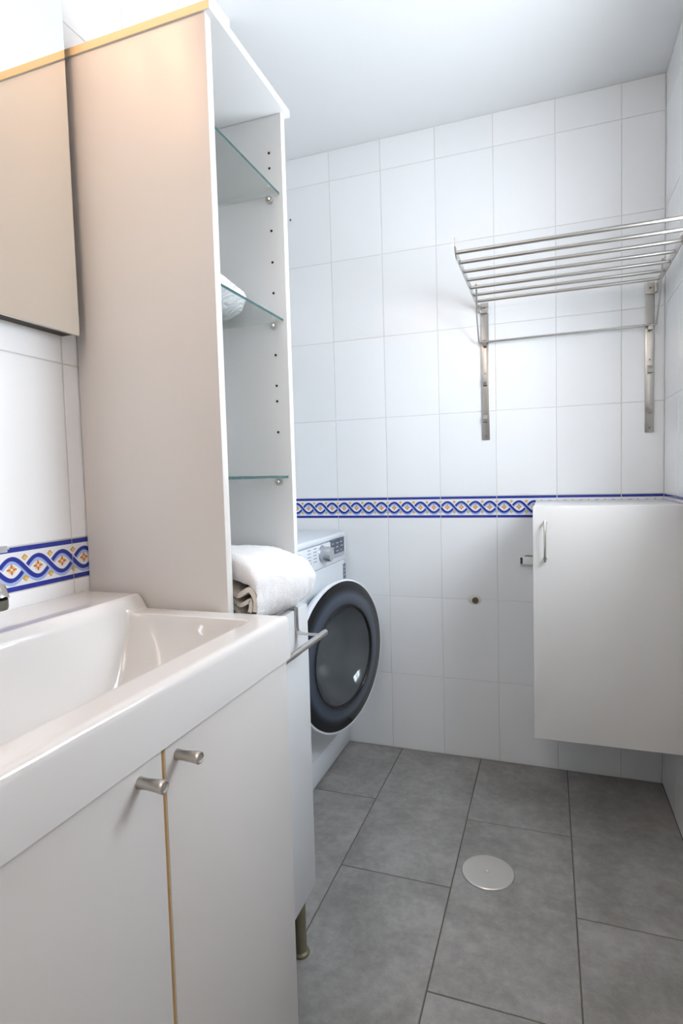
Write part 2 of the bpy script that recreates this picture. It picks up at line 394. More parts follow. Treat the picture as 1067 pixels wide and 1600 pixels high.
def cols_from(lo, hi, j0, pitch=0.2):
    """joints at j0 + k * pitch, clipped to lo..hi"""
    k = math.floor((lo - j0) / pitch - 1e-6); out = []
    while j0 + k * pitch < hi - 1e-6:
        f0 = j0 + k * pitch; a, b = max(lo, f0), min(hi, f0 + pitch)
        if b - a > 0.004: out.append((a, b, f0))
        k += 1
    return out
lay(wall_back, rows_b, cols_from(ALC_X, XR, 0.0), lambda a, b, z: (a, YB, z), 0.0, None, 3)
rows_l = [0.0, 0.2846, 0.5835, 0.8825, 0.9545, 1.259, 1.5579, 1.8568, 2.1557, ZC]
lay(wall_left, rows_l, cols_from(-2.3, ALC_Y, -1.3185 + 0.0, 0.2), lambda a, b, z: (XL, a, z), math.pi / 2, None, 3)
rows_r = rows_b
def skip_r(a, b, z0, z1):      # a..b are distances from the back wall
    return -b < WY1 and -a > WY0 and z1 > WZ0 and z0 < WZ1
lay(wall_right, rows_r, cols_from(0.0, 2.2, 0.215, 0.2), lambda a, b, z: (XR, -a, z), -math.pi / 2, skip_r, 3)
# plain plastered reveal band where the tiles stop round the window, and the tiled rest of the side walls
for nm, wl, b in (('wall_surround', wall_right, (XR, XR + TT, -1.215, -0.415, 0.9689, 2.1647 - 0.2989)),):
    bm = bmesh.new()
    y0, y1, z0, z1 = b[2], b[3], b[4], b[5]
    for q in ((y0, WY0, z0, z1), (WY1, y1, z0, z1), (WY0, WY1, z0, WZ0), (WY0, WY1, WZ1, z1)):
        add_box(bm, b[0], b[1], *q)
    link('window_surround', bm_mesh('window_surround', bm), 'ceiling', wl)
bm = bmesh.new(); add_box(bm, XL - TT, XL, YF, -2.3, 0, ZC); link('tiled_panel', bm_mesh('tiled_panel', bm), 'wallfar', wall_left)
bm = bmesh.new(); add_box(bm, XR, XR + TT, YF, -2.2, 0, ZC); link('tiled_panel', bm_mesh('tiled_panel', bm), 'wallfar', wall_right)

# ------------------------------------------------------------------ floor tiles
FP, FL = 0.296, 0.62
_fc = {}
def floor_mesh(wd, ln):
    key = (round(wd, 3), round(ln, 3))
    if key in _fc: return _fc[key]
    bm = bmesh.new(); g = 0.0016; e = 0.0008
    def ring(i, z): return [bm.verts.new(p) for p in ((g + i, g + i, z), (wd - g - i, g + i, z), (wd - g - i, ln - g - i, z), (g + i, ln - g - i, z))]
    r0, r1, r2 = ring(0, -TT), ring(0, -0.0007), ring(e, 0)
    for p, q in ((r0, r1), (r1, r2)):
        for k in range(4):
            j = (k + 1) % 4; bm.faces.new((p[k], p[j], q[j], q[k]))
    bm.faces.new(r2)
    me = bm_mesh('floor_tile', bm); me.materials.append(M['floor']); _fc[key] = me; return me
for xa, j0 in ((0.533 - 4 * FP, -0.70), (0.533 - 3 * FP, -0.40), (0.533 - 2 * FP, -0.367), (0.237, -0.703), (0.533, -0.394), (0.829, -0.714)):
    x0, x1 = max(ALC_X, xa), min(XR, xa + FP)
    if xa == 0.829: x1 = XR
    runs = cols_from(YF, YB, j0, FL)
    if runs[-1][1] - runs[-1][0] < 0.12: runs[-2:] = [(runs[-2][0], runs[-1][1], runs[-2][2])]
    for a, b, f0 in runs:
        link('floor_tile', floor_mesh(x1 - x0, b - a), None, floor, (x0, a, 0))
# ------------------------------------------------------------------ vanity cabinet and washbasin
VX, VY0, VY1, VZT = 0.375, -1.945, -1.288, 0.762
DT = 0.018
T = Thing('vanity_cabinet', (0.17, -1.6165, 0), 'white two-door washbasin cabinet with round metal knobs under the basin', 'cabinet')
bm = bmesh.new()
for b in ((XL + 0.002, VX - DT - 0.002, VY1 - 0.016, VY1, 0.09, VZT), (XL + 0.002, VX - DT - 0.002, VY0, VY0 + 0.016, 0.09, VZT),
          (XL + 0.002, VX - DT - 0.002, VY0 + 0.016, VY1 - 0.016, 0.09, 0.106), (XL + 0.002, XL + 0.010, VY0 + 0.016, VY1 - 0.016, 0.106, VZT)):
    add_box(bm, *b)
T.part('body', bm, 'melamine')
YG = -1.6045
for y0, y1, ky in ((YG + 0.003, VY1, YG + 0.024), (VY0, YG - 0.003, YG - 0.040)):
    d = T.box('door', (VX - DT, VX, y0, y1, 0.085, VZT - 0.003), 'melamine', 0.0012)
    ye = y0 if y1 == VY1 else y1
    s_ = 1 if y1 == VY1 else -1
    T.box('edge_strip', (VX - DT, VX - 0.0012, ye - (0.0008 if s_ > 0 else 0), ye + (0 if s_ > 0 else 0.0008), 0.087, VZT - 0.005), 'edge', 0, 1, d, 'yellowed edge strip of the door')
    bm = bmesh.new()
    prof = [(0.0, 0), (0.0066, 0), (0.0062, 0.003), (0.0058, 0.008), (0.0062, 0.018), (0.0070, 0.027), (0.0072, 0.0295), (0.0064, 0.031), (0.0050, 0.0312), (0.0046, 0.0302), (0.0, 0.0300)]
    add_lathe(bm, prof, 24, axis_mtx((VX, ky, 0.7415), (1, 0, 0)))
    T.part('knob', bm, 'satin', 35, d, 'satin metal knob')
for x, y in ((0.03, VY0 + 0.05), (0.03, VY1 - 0.05), (VX - 0.05, VY0 + 0.05), (VX - 0.05, VY1 - 0.05)):
    bm = bmesh.new(); add_lathe(bm, [(0, 0), (0.022, 0), (0.022, 0.006), (0.015, 0.010), (0.014, 0.09), (0, 0.09)], 20, Matrix.Translation((x, y, 0)))
    T.part('leg', bm, 'legmetal', 40)

# basin: one glazed ceramic slab, modelled as a height field with a rounded rim and skirt
BX0, BX1, BY0, BY1, BZ0, BZ1, LEDGE = XL + 0.001, 0.382, -1.945, -1.287, 0.763, 0.8325, 0.857
def sm(a, b, x):
    q = max(0.0, min(1.0, (x - a) / (b - a))); return q * q * (3 - 2 * q)
def smin(a, b, k=0.12):
    h_ = max(k - abs(a - b), 0.0) / k; return min(a, b) - h_ * h_ * k * 0.25
def bz(x, y):
    rim = BZ1 + (LEDGE - BZ1) * (1 - sm(0.094, 0.116, x))
    tb = (x - 0.106) / 0.034; tf = (0.338 - x) / 0.05
    tr_ = (-1.334 - y) / 0.085; tl = (y + 1.898) / 0.085
    tt = smin(smin(tb, tf), smin(tr_, tl))
    if tt <= 0: dep = 0
    else:
        tt = min(tt, 1.35); q = min(1.0, tt / 1.35)
        dep = 0.130 * (1 - (1 - q) ** 2.2) * sm(-0.02, 0.10, tt)
    base = rim if tt < 0 else rim
    # outer rounding
    do = min(BX1 - x, BY1 - y, y - BY0)
    rr_ = 0.011
    rnd_ = 0
    if do < rr_: rnd_ = rr_ - math.sqrt(max(0, rr_ * rr_ - (rr_ - do) ** 2))
    return base - dep - rnd_
def axis(pts):
    out = []
    for (a, b, n) in pts:
        out += [a + (b - a) * i / n for i in range(n)]
    out.append(pts[-1][1]); return out
xs = axis([(BX0, 0.090, 8), (0.090, 0.165, 34), (0.165, 0.28, 14), (0.28, 0.345, 26), (0.345, BX1 - 0.011, 6), (BX1 - 0.011, BX1, 8)])
ys = axis([(BY0, BY0 + 0.011, 8), (BY0 + 0.011, -1.90, 5), (-1.90, -1.78, 30), (-1.78, -1.45, 24), (-1.45, -1.328, 34), (-1.328, BY1 - 0.011, 6), (BY1 - 0.011, BY1, 8)])
bm = bmesh.new()
gv = [[bm.verts.new((x, y, bz(x, y))) for y in ys] for x in xs]
for i in range(len(xs) - 1):
    for j in range(len(ys) - 1):
        bm.faces.new((gv[i][j], gv[i + 1][j], gv[i + 1][j + 1], gv[i][j + 1]))
ring = [gv[i][0] for i in range(len(xs))] + [gv[-1][j] for j in range(1, len(ys))] + [gv[i][-1] for i in range(len(xs) - 2, -1, -1)] + [gv[0][j] for j in range(len(ys) - 2, 0, -1)]
low = [bm.verts.new((q.co.x, q.co.y, BZ0)) for q in ring]
for k in range(len(ring)):
    j = (k + 1) % len(ring); bm.faces.new((ring[k], ring[j], low[j], low[k]))
T = Thing('washbasin', (0.18, -1.6165, BZ0), 'glossy white ceramic rectangular washbasin on the two-door cabinet', 'basin')
T.part('bowl', bm, 'ceramic', 50)
bm = bmesh.new(); add_lathe(bm, [(0, 0), (0.022, 0), (0.022, 0.003), (0.016, 0.005), (0, 0.006)], 24, Matrix.Translation((0.21, -1.6165, bz(0.21, -1.6165) - 0.001)))
T.part('drain_plug', bm, 'chrome', 40)

# faucet
FY = -1.612
T = Thing('faucet', (0.055, FY, LEDGE), 'polished chrome single-lever mixer tap on the back ledge of the washbasin', 'tap')
bm = bmesh.new(); add_lathe(bm, [(0, 0), (0.028, 0), (0.028, 0.004), (0.023, 0.010), (0.0215, 0.05), (0.0225, 0.085), (0.021, 0.094), (0, 0.098)], 32, Matrix.Translation((0.055, FY, LEDGE + 0.0005)))
T.part('body', bm, 'chrome', 50)
bm = bmesh.new()
add_tube(bm, [(0.055, FY, LEDGE + 0.050), (0.085, FY, LEDGE + 0.060), (0.115, FY, LEDGE + 0.066), (0.135, FY, LEDGE + 0.068), (0.146, FY, LEDGE + 0.064), (0.150, FY, LEDGE + 0.055)], [0.016, 0.015, 0.0155, 0.0165, 0.0165, 0.0155], 24)
sp = T.part('spout', bm, 'chrome', 60)
bm = bmesh.new(); add_lathe(bm, [(0, 0), (0.0125, 0), (0.0135, 0.003), (0.0135, 0.012), (0, 0.012)], 24, Matrix.Translation((0.150, FY, LEDGE + 0.045)))
T.part('aerator', bm, 'darkchrome', 40, sp)
bm = bmesh.new(); add_strip(bm, [(0.035, FY, LEDGE + 0.100), (0.07, FY, LEDGE + 0.106), (0.12, FY, LEDGE + 0.114), (0.165, FY, LEDGE + 0.118)], (0, 1, 0), 0.026, 0.008)
bmesh.ops.bevel(bm, geom=list(bm.edges), offset=0.003, segments=2, affect='EDGES')
T.part('lever', bm, 'chrome', 50)

# ------------------------------------------------------------------ base cabinet, tall shelf tower, glass shelves
TX, TY0, TY1 = 0.270, -1.285, -0.995
CX, CY1, CZ0, CZ1 = 0.280, -0.978, 0.146, 0.781
T = Thing('base_cabinet', (0.13, (TY0 + CY1) / 2, 0), 'narrow white one-door cabinet on a round metal leg below the tall shelf unit', 'cabinet')
bm = bmesh.new()
for b in ((XL + 0.002, CX - 0.018, TY0 + 0.001, TY0 + 0.017, CZ0, CZ1), (XL + 0.002, CX - 0.018, CY1 - 0.016, CY1, CZ0, CZ1),
          (XL + 0.002, CX - 0.018, TY0 + 0.017, CY1 - 0.016, CZ0, CZ0 + 0.016), (XL + 0.002, CX - 0.018, TY0 + 0.017, CY1 - 0.016, CZ1 - 0.016, CZ1), (XL + 0.002, XL + 0.008, TY0 + 0.017, CY1 - 0.016, CZ0 + 0.016, CZ1 - 0.016)):
    add_box(bm, *b)
T.part('body', bm, 'melamine')
d = T.box('door', (CX - 0.0165, CX, TY0 + 0.001, CY1, CZ0 + 0.001, CZ1 - 0.002), 'melamine_door_daylit', 0.0012)
T.box('edge_strip', (CX - 0.0165, CX - 0.001, TY0 + 0.002, CY1 - 0.001, CZ0 - 0.0002, CZ0 + 0.0012), 'cream_edge', 0, 1, d, 'cream lower edge strip')
for x, y in ((0.250, -1.006), (0.250, -1.255), (0.02, -1.006), (0.02, -1.255)):
    bm = bmesh.new(); add_lathe(bm, [(0, 0), (0.0195, 0), (0.0205, 0.003), (0.0195, 0.006), (0.0145, 0.009), (0.0140, 0.05), (0.0140, CZ0), (0, CZ0)], 24, Matrix.Translation((x, y, 0)))
    T.part('leg', bm, 'legmetal', 40)

# tower
TZ0, TZ1, PT = CZ1 + 0.001, 1.784, 0.0175
T = Thing('shelf_tower', (0.125, (TY0 + TY1) / 2, TZ0), 'tall open white bathroom shelf unit with glass shelves and a tan-edged top board', 'shelf unit')
T.box('side_panel', (XL + 0.002, TX, TY0, TY0 + PT, TZ0, TZ1), 'melamine_tower_lamplit', 0.001)
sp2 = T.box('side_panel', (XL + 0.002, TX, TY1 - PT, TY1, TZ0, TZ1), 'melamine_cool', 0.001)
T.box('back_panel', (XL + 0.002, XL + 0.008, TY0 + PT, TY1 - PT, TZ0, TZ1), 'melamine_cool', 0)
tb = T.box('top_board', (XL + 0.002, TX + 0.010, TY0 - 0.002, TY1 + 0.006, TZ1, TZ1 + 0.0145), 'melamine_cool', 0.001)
T.box('edge_strip', (XL + 0.003, TX + 0.009, TY0 - 0.0026, TY0 - 0.0018, TZ1 + 0.0006, TZ1 + 0.0139), 'edge', 0, 1, tb, 'tan end strip of the top board')
SH = (1.6245, 1.372, 1.051)
ZH = [1.711, 1.681, 1.557, 1.494, 1.432, 1.306, 1.243, 1.211, 1.147]
for z in ZH:
    for side, y in ((sp2, TY1 - PT),):
        bm = bmesh.new(); add_lathe(bm, [(0, 0.0002), (0.0022, 0.0004), (0.0026, 0.0006), (0.0026, -0.003)], 12, axis_mtx((0.2415, y, z), (0, -1, 0)))
        T.part('peg_hole', bm, 'hole', 40, side)
for z in SH:
    for y, dy in ((TY0 + PT, 1), (TY1 - PT, -1)):
        for x in (0.241, 0.05):
            bm = bmesh.new()
            add_lathe(bm, [(0, 0), (0.0042, 0), (0.0042, 0.012), (0.003, 0.014), (0, 0.014)], 16, axis_mtx((x, y, z - 0.0075), (0, dy, 0)))
            add_lathe(bm, [(0, 0), (0.0072, 0), (0.0072, 0.004), (0.0062, 0.0045), (0.0062, 0.006), (0.0072, 0.0065), (0.0072, 0.009), (0, 0.0095)], 16, axis_mtx((x, y, z - 0.0075), (0, dy, 0)))
            T.part('shelf_pin', bm, 'satin', 40)
for z, lb in zip(SH, ('topmost clear glass shelf, empty, in the tall white shelf unit', 'middle clear glass shelf carrying the rolled patterned cloth', 'lowest clear glass shelf in the tall white unit, just above the folded towel')):
    bm = bmesh.new(); add_box(bm, XL + 0.014, 0.262, TY0 + PT + 0.0012, TY1 - PT - 0.0012, z, z + 0.005)
    me = None
    o = one('glass_shelf', bm, 'glass', lb, 'shelf', None, 'glass shelves of the tall unit')
    o.data.materials.append(M['glassedge'])
    for p in o.data.polygons:
        if p.normal.x > 0.5: p.material_index = 1

# rolled patterned cloth on the middle shelf
bm = bmesh.new()
nu, nv = 40, 26
yA, yB = TY0 + PT + 0.012, TY1 - PT - 0.006
ring_l = []
for j in range(nv + 1):
    s_ = -1 + 2 * j / nv
    y = (yA + yB) / 2 + (yB - yA) / 2 * math.sin(s_ * math.pi / 2)
    k = (max(0.0, 1 - abs(math.sin(s_ * math.pi / 2)) ** 9)) ** 0.5
    row = []
    for i in range(nu):
        a = 2 * math.pi * i / nu
        rx, rz = 0.058 * k, 0.041 * k
        q = Vector((rx * math.cos(a), 0, rz * math.sin(a)))
        n_ = noise.noise(Vector((math.cos(a) * 2, y * 18, math.sin(a) * 2))) * 0.006 * k
        z = 0.041 + q.z * (1 + n_ * 10) ; z = max(z, 0.0)
        row.append(bm.verts.new((0.138 + q.x + n_, y, SH[1] + 0.0055 + z)))
    ring_l.append(row)
for a, b in zip(ring_l, ring_l[1:]):
    for i in range(nu):
        j = (i + 1) % nu; bm.faces.new((a[i], a[j], b[j], b[i]))
bm.faces.new(ring_l[0]); bm.faces.new(ring_l[-1])
bmesh.ops.remove_doubles(bm, verts=bm.verts, dist=1e-5)
one('rolled_cloth', bm, 'swirl', 'rolled white cloth with embossed swirls on the middle glass shelf', 'cloth', 60)

# folded towel on the base cabinet
T = Thing('folded_towel', (0.17, -1.13, CZ1), 'thick folded white bath towel at the bottom of the tall shelf unit', 'towel')
bm = bmesh.new(); nu, nv = 150, 80; rings_ = []
yA, yB = TY0 + PT + 0.022, -1.021
zb = CZ1 + 0.0015
for j in range(nv + 1):
    s_ = j / nv; y = yA + (yB - yA) * s_
    top = 0.148 - 0.012 * s_ - 0.012 * sm(0.45, 1.0, s_)           # height of the pile
    frx = 0.310 + 0.026 * sm(0.0, 0.55, s_) - 0.012 * sm(0.75, 1.0, s_)   # how far the front fold comes out
    e = math.sqrt(max(0.0, 1 - max(0.0, (s_ - 0.80) / 0.20) ** 2.2)) * 0.42 + 0.58
    row = []
    for i in range(nu):
        a = 2 * math.pi * i / nu
        ca, sa = math.cos(a), math.sin(a)
        x = 0.165 + (frx - 0.165) * math.copysign(abs(ca) ** (2 / 2.7), ca) * (e if ca > 0 else 1) ** 0.35
        z = zb + top / 2 + top / 2 * math.copysign(abs(sa) ** (2 / 2.5), sa)
        z = zb + (z - zb) * (0.70 + 0.30 * e)
        if x < 0.010: x = 0.010
        w_ = noise.noise(Vector((x * 12, y * 12, z * 12 + 3))) * 0.006 + noise.noise(Vector((x * 45, y * 45, z * 45))) * 0.0028 + noise.noise(Vector((x * 190, y * 190, z * 190))) * 0.0015
        d_ = Vector((ca, 0, sa)) * w_
        row.append(bm.verts.new((x + d_.x, y + w_ * 0.6, max(zb, z + d_.z))))
    rings_.append(row)
for a, b in zip(rings_, rings_[1:]):
    for i in range(nu):
        j = (i + 1) % nu; bm.faces.new((a[i], a[j], b[j], b[i]))
bm.faces.new(rings_[-1])
# near end: rolled lip of the outer layer round the opening between the layers
def lipped(k, y_, grow):
    out = []
    for i in range(nu):
        c0 = rings_[0][i].co
        xi = 0.150 + (c0.x - 0.150) * 0.97; zi = zb + 0.004 + (c0.z - zb) * 0.64
        t_ = k
        out.append(bm.verts.new((c0.x + (xi - c0.x) * t_, yA + y_, c0.z + (zi - c0.z) * t_)))
    return out
loops = [rings_[0], lipped(0.25, -0.007, 0), lipped(0.6, -0.009, 0), lipped(0.9, -0.004, 0), lipped(1.0, 0.006, 0), lipped(1.0, 0.055, 0)]
for p, q in zip(loops, loops[1:]):
    for i in range(nu):
        j = (i + 1) % nu; bm.faces.new((p[i], p[j], q[j], q[i]))
bm.faces.new(loops[-1])
T.part('outer_layer', bm, 'terry', 70)
# wavy inner layers seen at the near end
def spline(pts, n):
    out = []; P_ = [Vector((p[0], 0, p[1])) for p in pts]; P_ = [2 * P_[0] - P_[1]] + P_ + [2 * P_[-1] - P_[-2]]
    for i in range(1, len(P_) - 2):
        for k in range(n):
            q = k / n; a, b, c_, d_ = P_[i - 1:i + 3]
            out.append(0.5 * ((2 * b) + (c_ - a) * q + (2 * a - 5 * b + 4 * c_ - d_) * q * q + (3 * b - a - 3 * c_ + d_) * q ** 3))
    out.append(P_[-2]); return out
for pts, wd_, th_ in (
    ([(0.10, 0.868), (0.20, 0.872), (0.236, 0.874), (0.252, 0.862), (0.268, 0.851), (0.280, 0.857), (0.291, 0.862), (0.300, 0.852), (0.303, 0.840), (0.301, 0.824)], 0.075, 0.0085),
    ([(0.10, 0.845), (0.20, 0.852), (0.240, 0.855), (0.256, 0.843), (0.270, 0.834), (0.281, 0.838), (0.289, 0.842), (0.291, 0.832), (0.288, 0.822)], 0.066, 0.0070),
    ([(0.10, 0.808), (0.20, 0.812), (0.240, 0.826), (0.250, 0.832), (0.262, 0.822), (0.270, 0.800)], 0.058, 0.0080)):
    bm = bmesh.new()
    add_strip(bm, [(p.x, yA + 0.032, p.z) for p in spline(pts, 8)], (0, 1, 0), wd_, th_)
    T.part('inner_fold', bm, 'hem', 70, None, 'cream wavy inner fold')

# over-door towel bar on the base cabinet
HZ = 0.730
T = Thing('towel_bar', (0.31, -1.15, HZ), 'brushed steel over-door towel bar hanging on the narrow cabinet below the folded towel', 'towel rail')
bm = bmesh.new(); add_tube(bm, [(0.336, -1.018, HZ), (0.336, -1.275, HZ)], 0.0062, 20)
T.part('bar', bm, 'steel', 40)
for y in (-1.040, -1.255):
    bm = bmesh.new()
    xf = CX + 0.0012
    add_strip(bm, [(CX - 0.022, y, CZ1 - 0.012 + 0.0135), (xf, y, CZ1 + 0.0015), (xf + 0.0006, y, CZ1 - 0.002), (xf + 0.0006, y, HZ + 0.012), (xf + 0.003, y, HZ + 0.004), (xf + 0.010, y, HZ), (0.332, y, HZ)], (0, 1, 0), 0.014, 0.002)
    T.part('bracket', bm, 'steel')

# ------------------------------------------------------------------ mirror
T = Thing('wall_mirror', (XL, -1.63, 1.305), 'large frameless wall mirror over the basin reflecting the tall shelf unit', 'mirror')
T.box('backing', (XL + 0.0005, 0.005, -1.94, -1.316, 1.3065, 1.965), 'darkback', 0)
T.box('mirror_glass', (0.005, 0.0098, -1.945, -1.306, 1.3055, 1.97), 'mirror', 0.0008, 1)

# warm vanity lamp above the mirror
LZ = 2.03
T = Thing('vanity_lamp', (XL, -1.60, LZ - 0.05), 'chrome wall lamp with two warm globe bulbs above the mirror', 'lamp')
T.box('back_plate', (XL + 0.0005, XL + 0.02, -1.74, -1.42, LZ - 0.02, LZ + 0.03), 'chrome', 0.004)
bm = bmesh.new(); add_strip(bm, [(XL + 0.0015, -1.575, LZ + 0.062), (XL + 0.06, -1.575, LZ + 0.064), (XL + 0.12, -1.575, LZ + 0.056), (XL + 0.155, -1.575, LZ + 0.030), (XL + 0.165, -1.575, LZ + 0.005)], (0, 1, 0), 0.34, 0.003)
T.part('light_block_hood', bm, 'white_plastic', 40)  # unseen hood, added to keep bulb light off the ceiling
for y in (-1.7475, -1.4025):
    bm = bmesh.new(); add_box(bm, XL + 0.0015, XL + 0.164, y - 0.0015, y + 0.0015, LZ - 0.01, LZ + 0.064); T.part('light_block_end', bm, 'white_plastic')  # added end caps, stop bulb light escaping sideways
for y in (-1.66, -1.49):
    bm = bmesh.new(); add_tube(bm, [(XL + 0.018, y, LZ), (XL + 0.05, y, LZ), (XL + 0.07, y, LZ)], 0.010); T.part('arm', bm, 'chrome', 40)
    bm = bmesh.new(); add_lathe(bm, [(0.045 * math.sin(math.pi * i / 14), 0.045 - 0.045 * math.cos(math.pi * i / 14)) for i in range(15)], 24, axis_mtx((XL + 0.065, y, LZ), (1, 0, 0)))
    T.part('bulb', bm, 'bulb', 60)
# unseen fill lamp added behind the camera to brighten the room
T = Thing('fill_lamp', (0.40, -2.62, ZC - 0.095), 'added fill lamp with a round opal shade, behind the viewpoint', 'lamp')
bm = bmesh.new(); add_lathe(bm, [(0, 0), (0.23, 0), (0.23, -0.018), (0, -0.018)], 40, Matrix.Translation((0.40, -2.62, ZC - 0.0005))); T.part('base', bm, 'white_plastic', 40)
bm = bmesh.new(); add_lathe(bm, [(0.22, -0.018), (0.218, -0.040), (0.19, -0.070), (0.12, -0.088), (0, -0.094)], 40, Matrix.Translation((0.40, -2.62, ZC))); T.part('shade', bm, 'opal', 60)

# ------------------------------------------------------------------ washing machine
WX, WY_0, WY_1, WH = 0.030, -0.612, -0.012, 0.842
WYC = -0.326
T = Thing('washing_machine', (-0.27, -0.312, 0), 'white front-loading washing machine with a dark round door standing ajar', 'washing machine')
bm = bmesh.new(); add_box(bm, -0.55, WX - 0.004, WY_0, WY_1, 0.012, WH - 0.022, 0.008, 3); T.part('body', bm, 'enamel', 40)
bm = bmesh.new(); add_box(bm, -0.56, WX + 0.002, WY_0, WY_1, WH - 0.022, WH, 0.007, 3); T.part('top_board', bm, 'enamel2', 40)
# front panel with round opening
bm = bmesh.new()
ZD = 0.454
n_ = 64; RO = 0.185
inn = [bm.verts.new((WX - 0.003, WYC + RO * math.cos(2 * math.pi * i / n_), ZD + RO * math.sin(2 * math.pi * i / n_))) for i in range(n_)]
def sq(a):
    c_, s_ = math.cos(a), math.sin(a)
    yy0, yy1, zz0, zz1 = WY_0 + 0.002 - WYC, WY_1 - 0.002 - WYC, 0.10 - ZD, 0.735 - ZD
    k = min((yy1 if c_ > 0 else yy0) / c_ if abs(c_) > 1e-6 else 1e9, (zz1 if s_ > 0 else zz0) / s_ if abs(s_) > 1e-6 else 1e9)
    return WYC + k * c_, ZD + k * s_
outv = [bm.verts.new((WX, *sq(2 * math.pi * i / n_))) for i in range(n_)]
bck = [bm.verts.new((WX - 0.004, q.co.y, q.co.z)) for q in outv]
for i in range(n_):
    j = (i + 1) % n_; bm.faces.new((outv[i], outv[j], inn[j], inn[i])); bm.faces.new((bck[i], bck[j], outv[j], outv[i]))
T.part('front_panel', bm, 'enamel', 30)
bm = bmesh.new(); add_box(bm, WX - 0.004, WX - 0.0005, WY_0 + 0.003, WY_1 - 0.003, 0.012, 0.098, 0.001); T.part('kick_panel', bm, 'enamel', 40)
cp = None
bm = bmesh.new(); add_box(bm, WX - 0.004, WX + 0.004, WY_0 + 0.002, WY_1 - 0.002, 0.737, WH - 0.023, 0.003, 2); cp = T.part('control_panel', bm, 'enamel2', 40)
PXF = WX + 0.004
bm = bmesh.new(); add_box(bm, PXF - 0.001, PXF + 0.0008, -0.183, -0.040, 0.754, 0.823); dp = T.part('display', bm, 'display', None, cp, 'dark blue-grey display')
bm = bmesh.new(); add_box(bm, PXF + 0.0006, PXF + 0.0014, -0.183, -0.040, 0.754, 0.769); T.part('button_strip', bm, 'silver_plastic', None, dp)
for i in range(3):
    for j in range(3):
        bm = bmesh.new(); y0 = -0.172 + j * 0.044; z0 = 0.776 + i * 0.015
        add_box(bm, PXF + 0.0008, PXF + 0.0012, y0, y0 + 0.020 + 0.006 * ((i + j) % 2), z0, z0 + 0.004); T.part('display_mark', bm, 'print_grey', None, dp)
bm = bmesh.new(); add_lathe(bm, [(0, 0), (0.031, 0), (0.031, 0.002), (0.0275, 0.003), (0, 0.003)], 40, axis_mtx((PXF - 0.0005, -0.268, 0.786), (1, 0, 0))); T.part('dial_ring', bm, 'silver_plastic', 40, cp)
bm = bmesh.new(); add_lathe(bm, [(0.0265, 0), (0.0255, 0.030), (0.0235, 0.034), (0, 0.035)], 40, axis_mtx((PXF + 0.002, -0.268, 0.786), (1, 0, 0))); kb = T.part('dial', bm, 'silver_plastic', 40, cp)
for j in range(2):
    for i in range(5):
        bm = bmesh.new(); y0 = -0.345 - j * 0.05; z0 = 0.766 + i * 0.011; add_box(bm, PXF - 0.0005, PXF + 0.0004, y0, y0 + 0.028, z0, z0 + 0.0035); T.part('program_text', bm, 'print_grey', None, cp)
bm = bmesh.new(); add_box(bm, PXF - 0.001, PXF + 0.002, WY_0 + 0.012, -0.455, 0.752, 0.810, 0.002); T.part('detergent_drawer', bm, 'enamel', 40, cp)
bm = bmesh.new(); add_box(bm, WX - 0.0005, WX + 0.0005, -0.044, -0.018, 0.648, 0.718); T.part('sticker', bm, 'sticker', None, None, 'dark energy sticker')
for i in range(4):
    bm = bmesh.new(); add_box(bm, WX + 0.0004, WX + 0.0009, -0.041, -0.026 + 0.004 * (i % 2), 0.656 + i * 0.015, 0.663 + i * 0.015); T.part('sticker_mark', bm, 'print_grey')
# gasket and drum
bm = bmesh.new(); add_lathe(bm, [(RO + 0.012, 0.0), (RO + 0.012, 0.010), (RO + 0.002, 0.014), (RO - 0.012, 0.008), (RO - 0.022, -0.002), (RO - 0.025, -0.003)], 64, axis_mtx((WX - 0.001, WYC, ZD), (1, 0, 0))); T.part('gasket', bm, 'rubber', 60)
bm = bmesh.new(); add_lathe(bm, [(RO - 0.025, 0.0), (RO - 0.03, -0.001), (0.03, -0.0015), (0, -0.0015)], 48, axis_mtx((WX - 0.001, WYC, ZD), (1, 0, 0))); T.part('drum', bm, 'drum', 40)
for x in (-0.5, -0.02):
    for y in (WY_0 + 0.05, WY_1 - 0.05):
        bm = bmesh.new(); add_lathe(bm, [(0, 0), (0.02, 0), (0.02, 0.006), (0.01, 0.008), (0.01, 0.016), (0, 0.016)], 16, Matrix.Translation((x, y, 0))); T.part('foot', bm, 'rubber', 40)
# door, 14 degrees open, hinged on the near side
TH = math.radians(14.07); RD = 0.255
DC = Vector((0.1235, -0.326, 0.454)); DN = Vector((math.cos(TH), -math.sin(TH), 0))
MD = axis_mtx(DC, DN)
bm = bmesh.new(); add_lathe(bm, [(0.150, -0.050), (0.205, -0.050), (0.235, -0.040), (0.250, -0.022), (RD, -0.010), (RD, -0.004), (0.2535, -0.001), (0.2485, 0.0), (0.2470, -0.004), (0.20, -0.006), (0.160, -0.03)], 96, MD)
dr = T.part('door', bm, 'enamel', 40, None, 'white round door ring, ajar')
bm = bmesh.new(); add_lathe(bm, [(0.2474, -0.004), (0.2474, -0.0005), (0.244, 0.0008), (0.238, 0.0020)], 96, MD); T.part('outer_glass', bm, 'blackglass', 50, dr, 'black smoked glass rim')
bm = bmesh.new(); add_lathe(bm, [(0.238, 0.0020), (0.222, 0.0042), (0.205, 0.0062), (0.190, 0.0074), (0.172, 0.0082)], 96, MD); T.part('glass_ring', bm, 'slateglass', 50, dr, 'slate blue smoked glass ring')
bm = bmesh.new(); add_lathe(bm, [(0.172, 0.0080), (0.171, 0.0100), (0.167, 0.0105), (0.164, 0.0080), (0.163, 0.001)], 96, MD); T.part('window_ring', bm, 'blackglass', 50, dr)
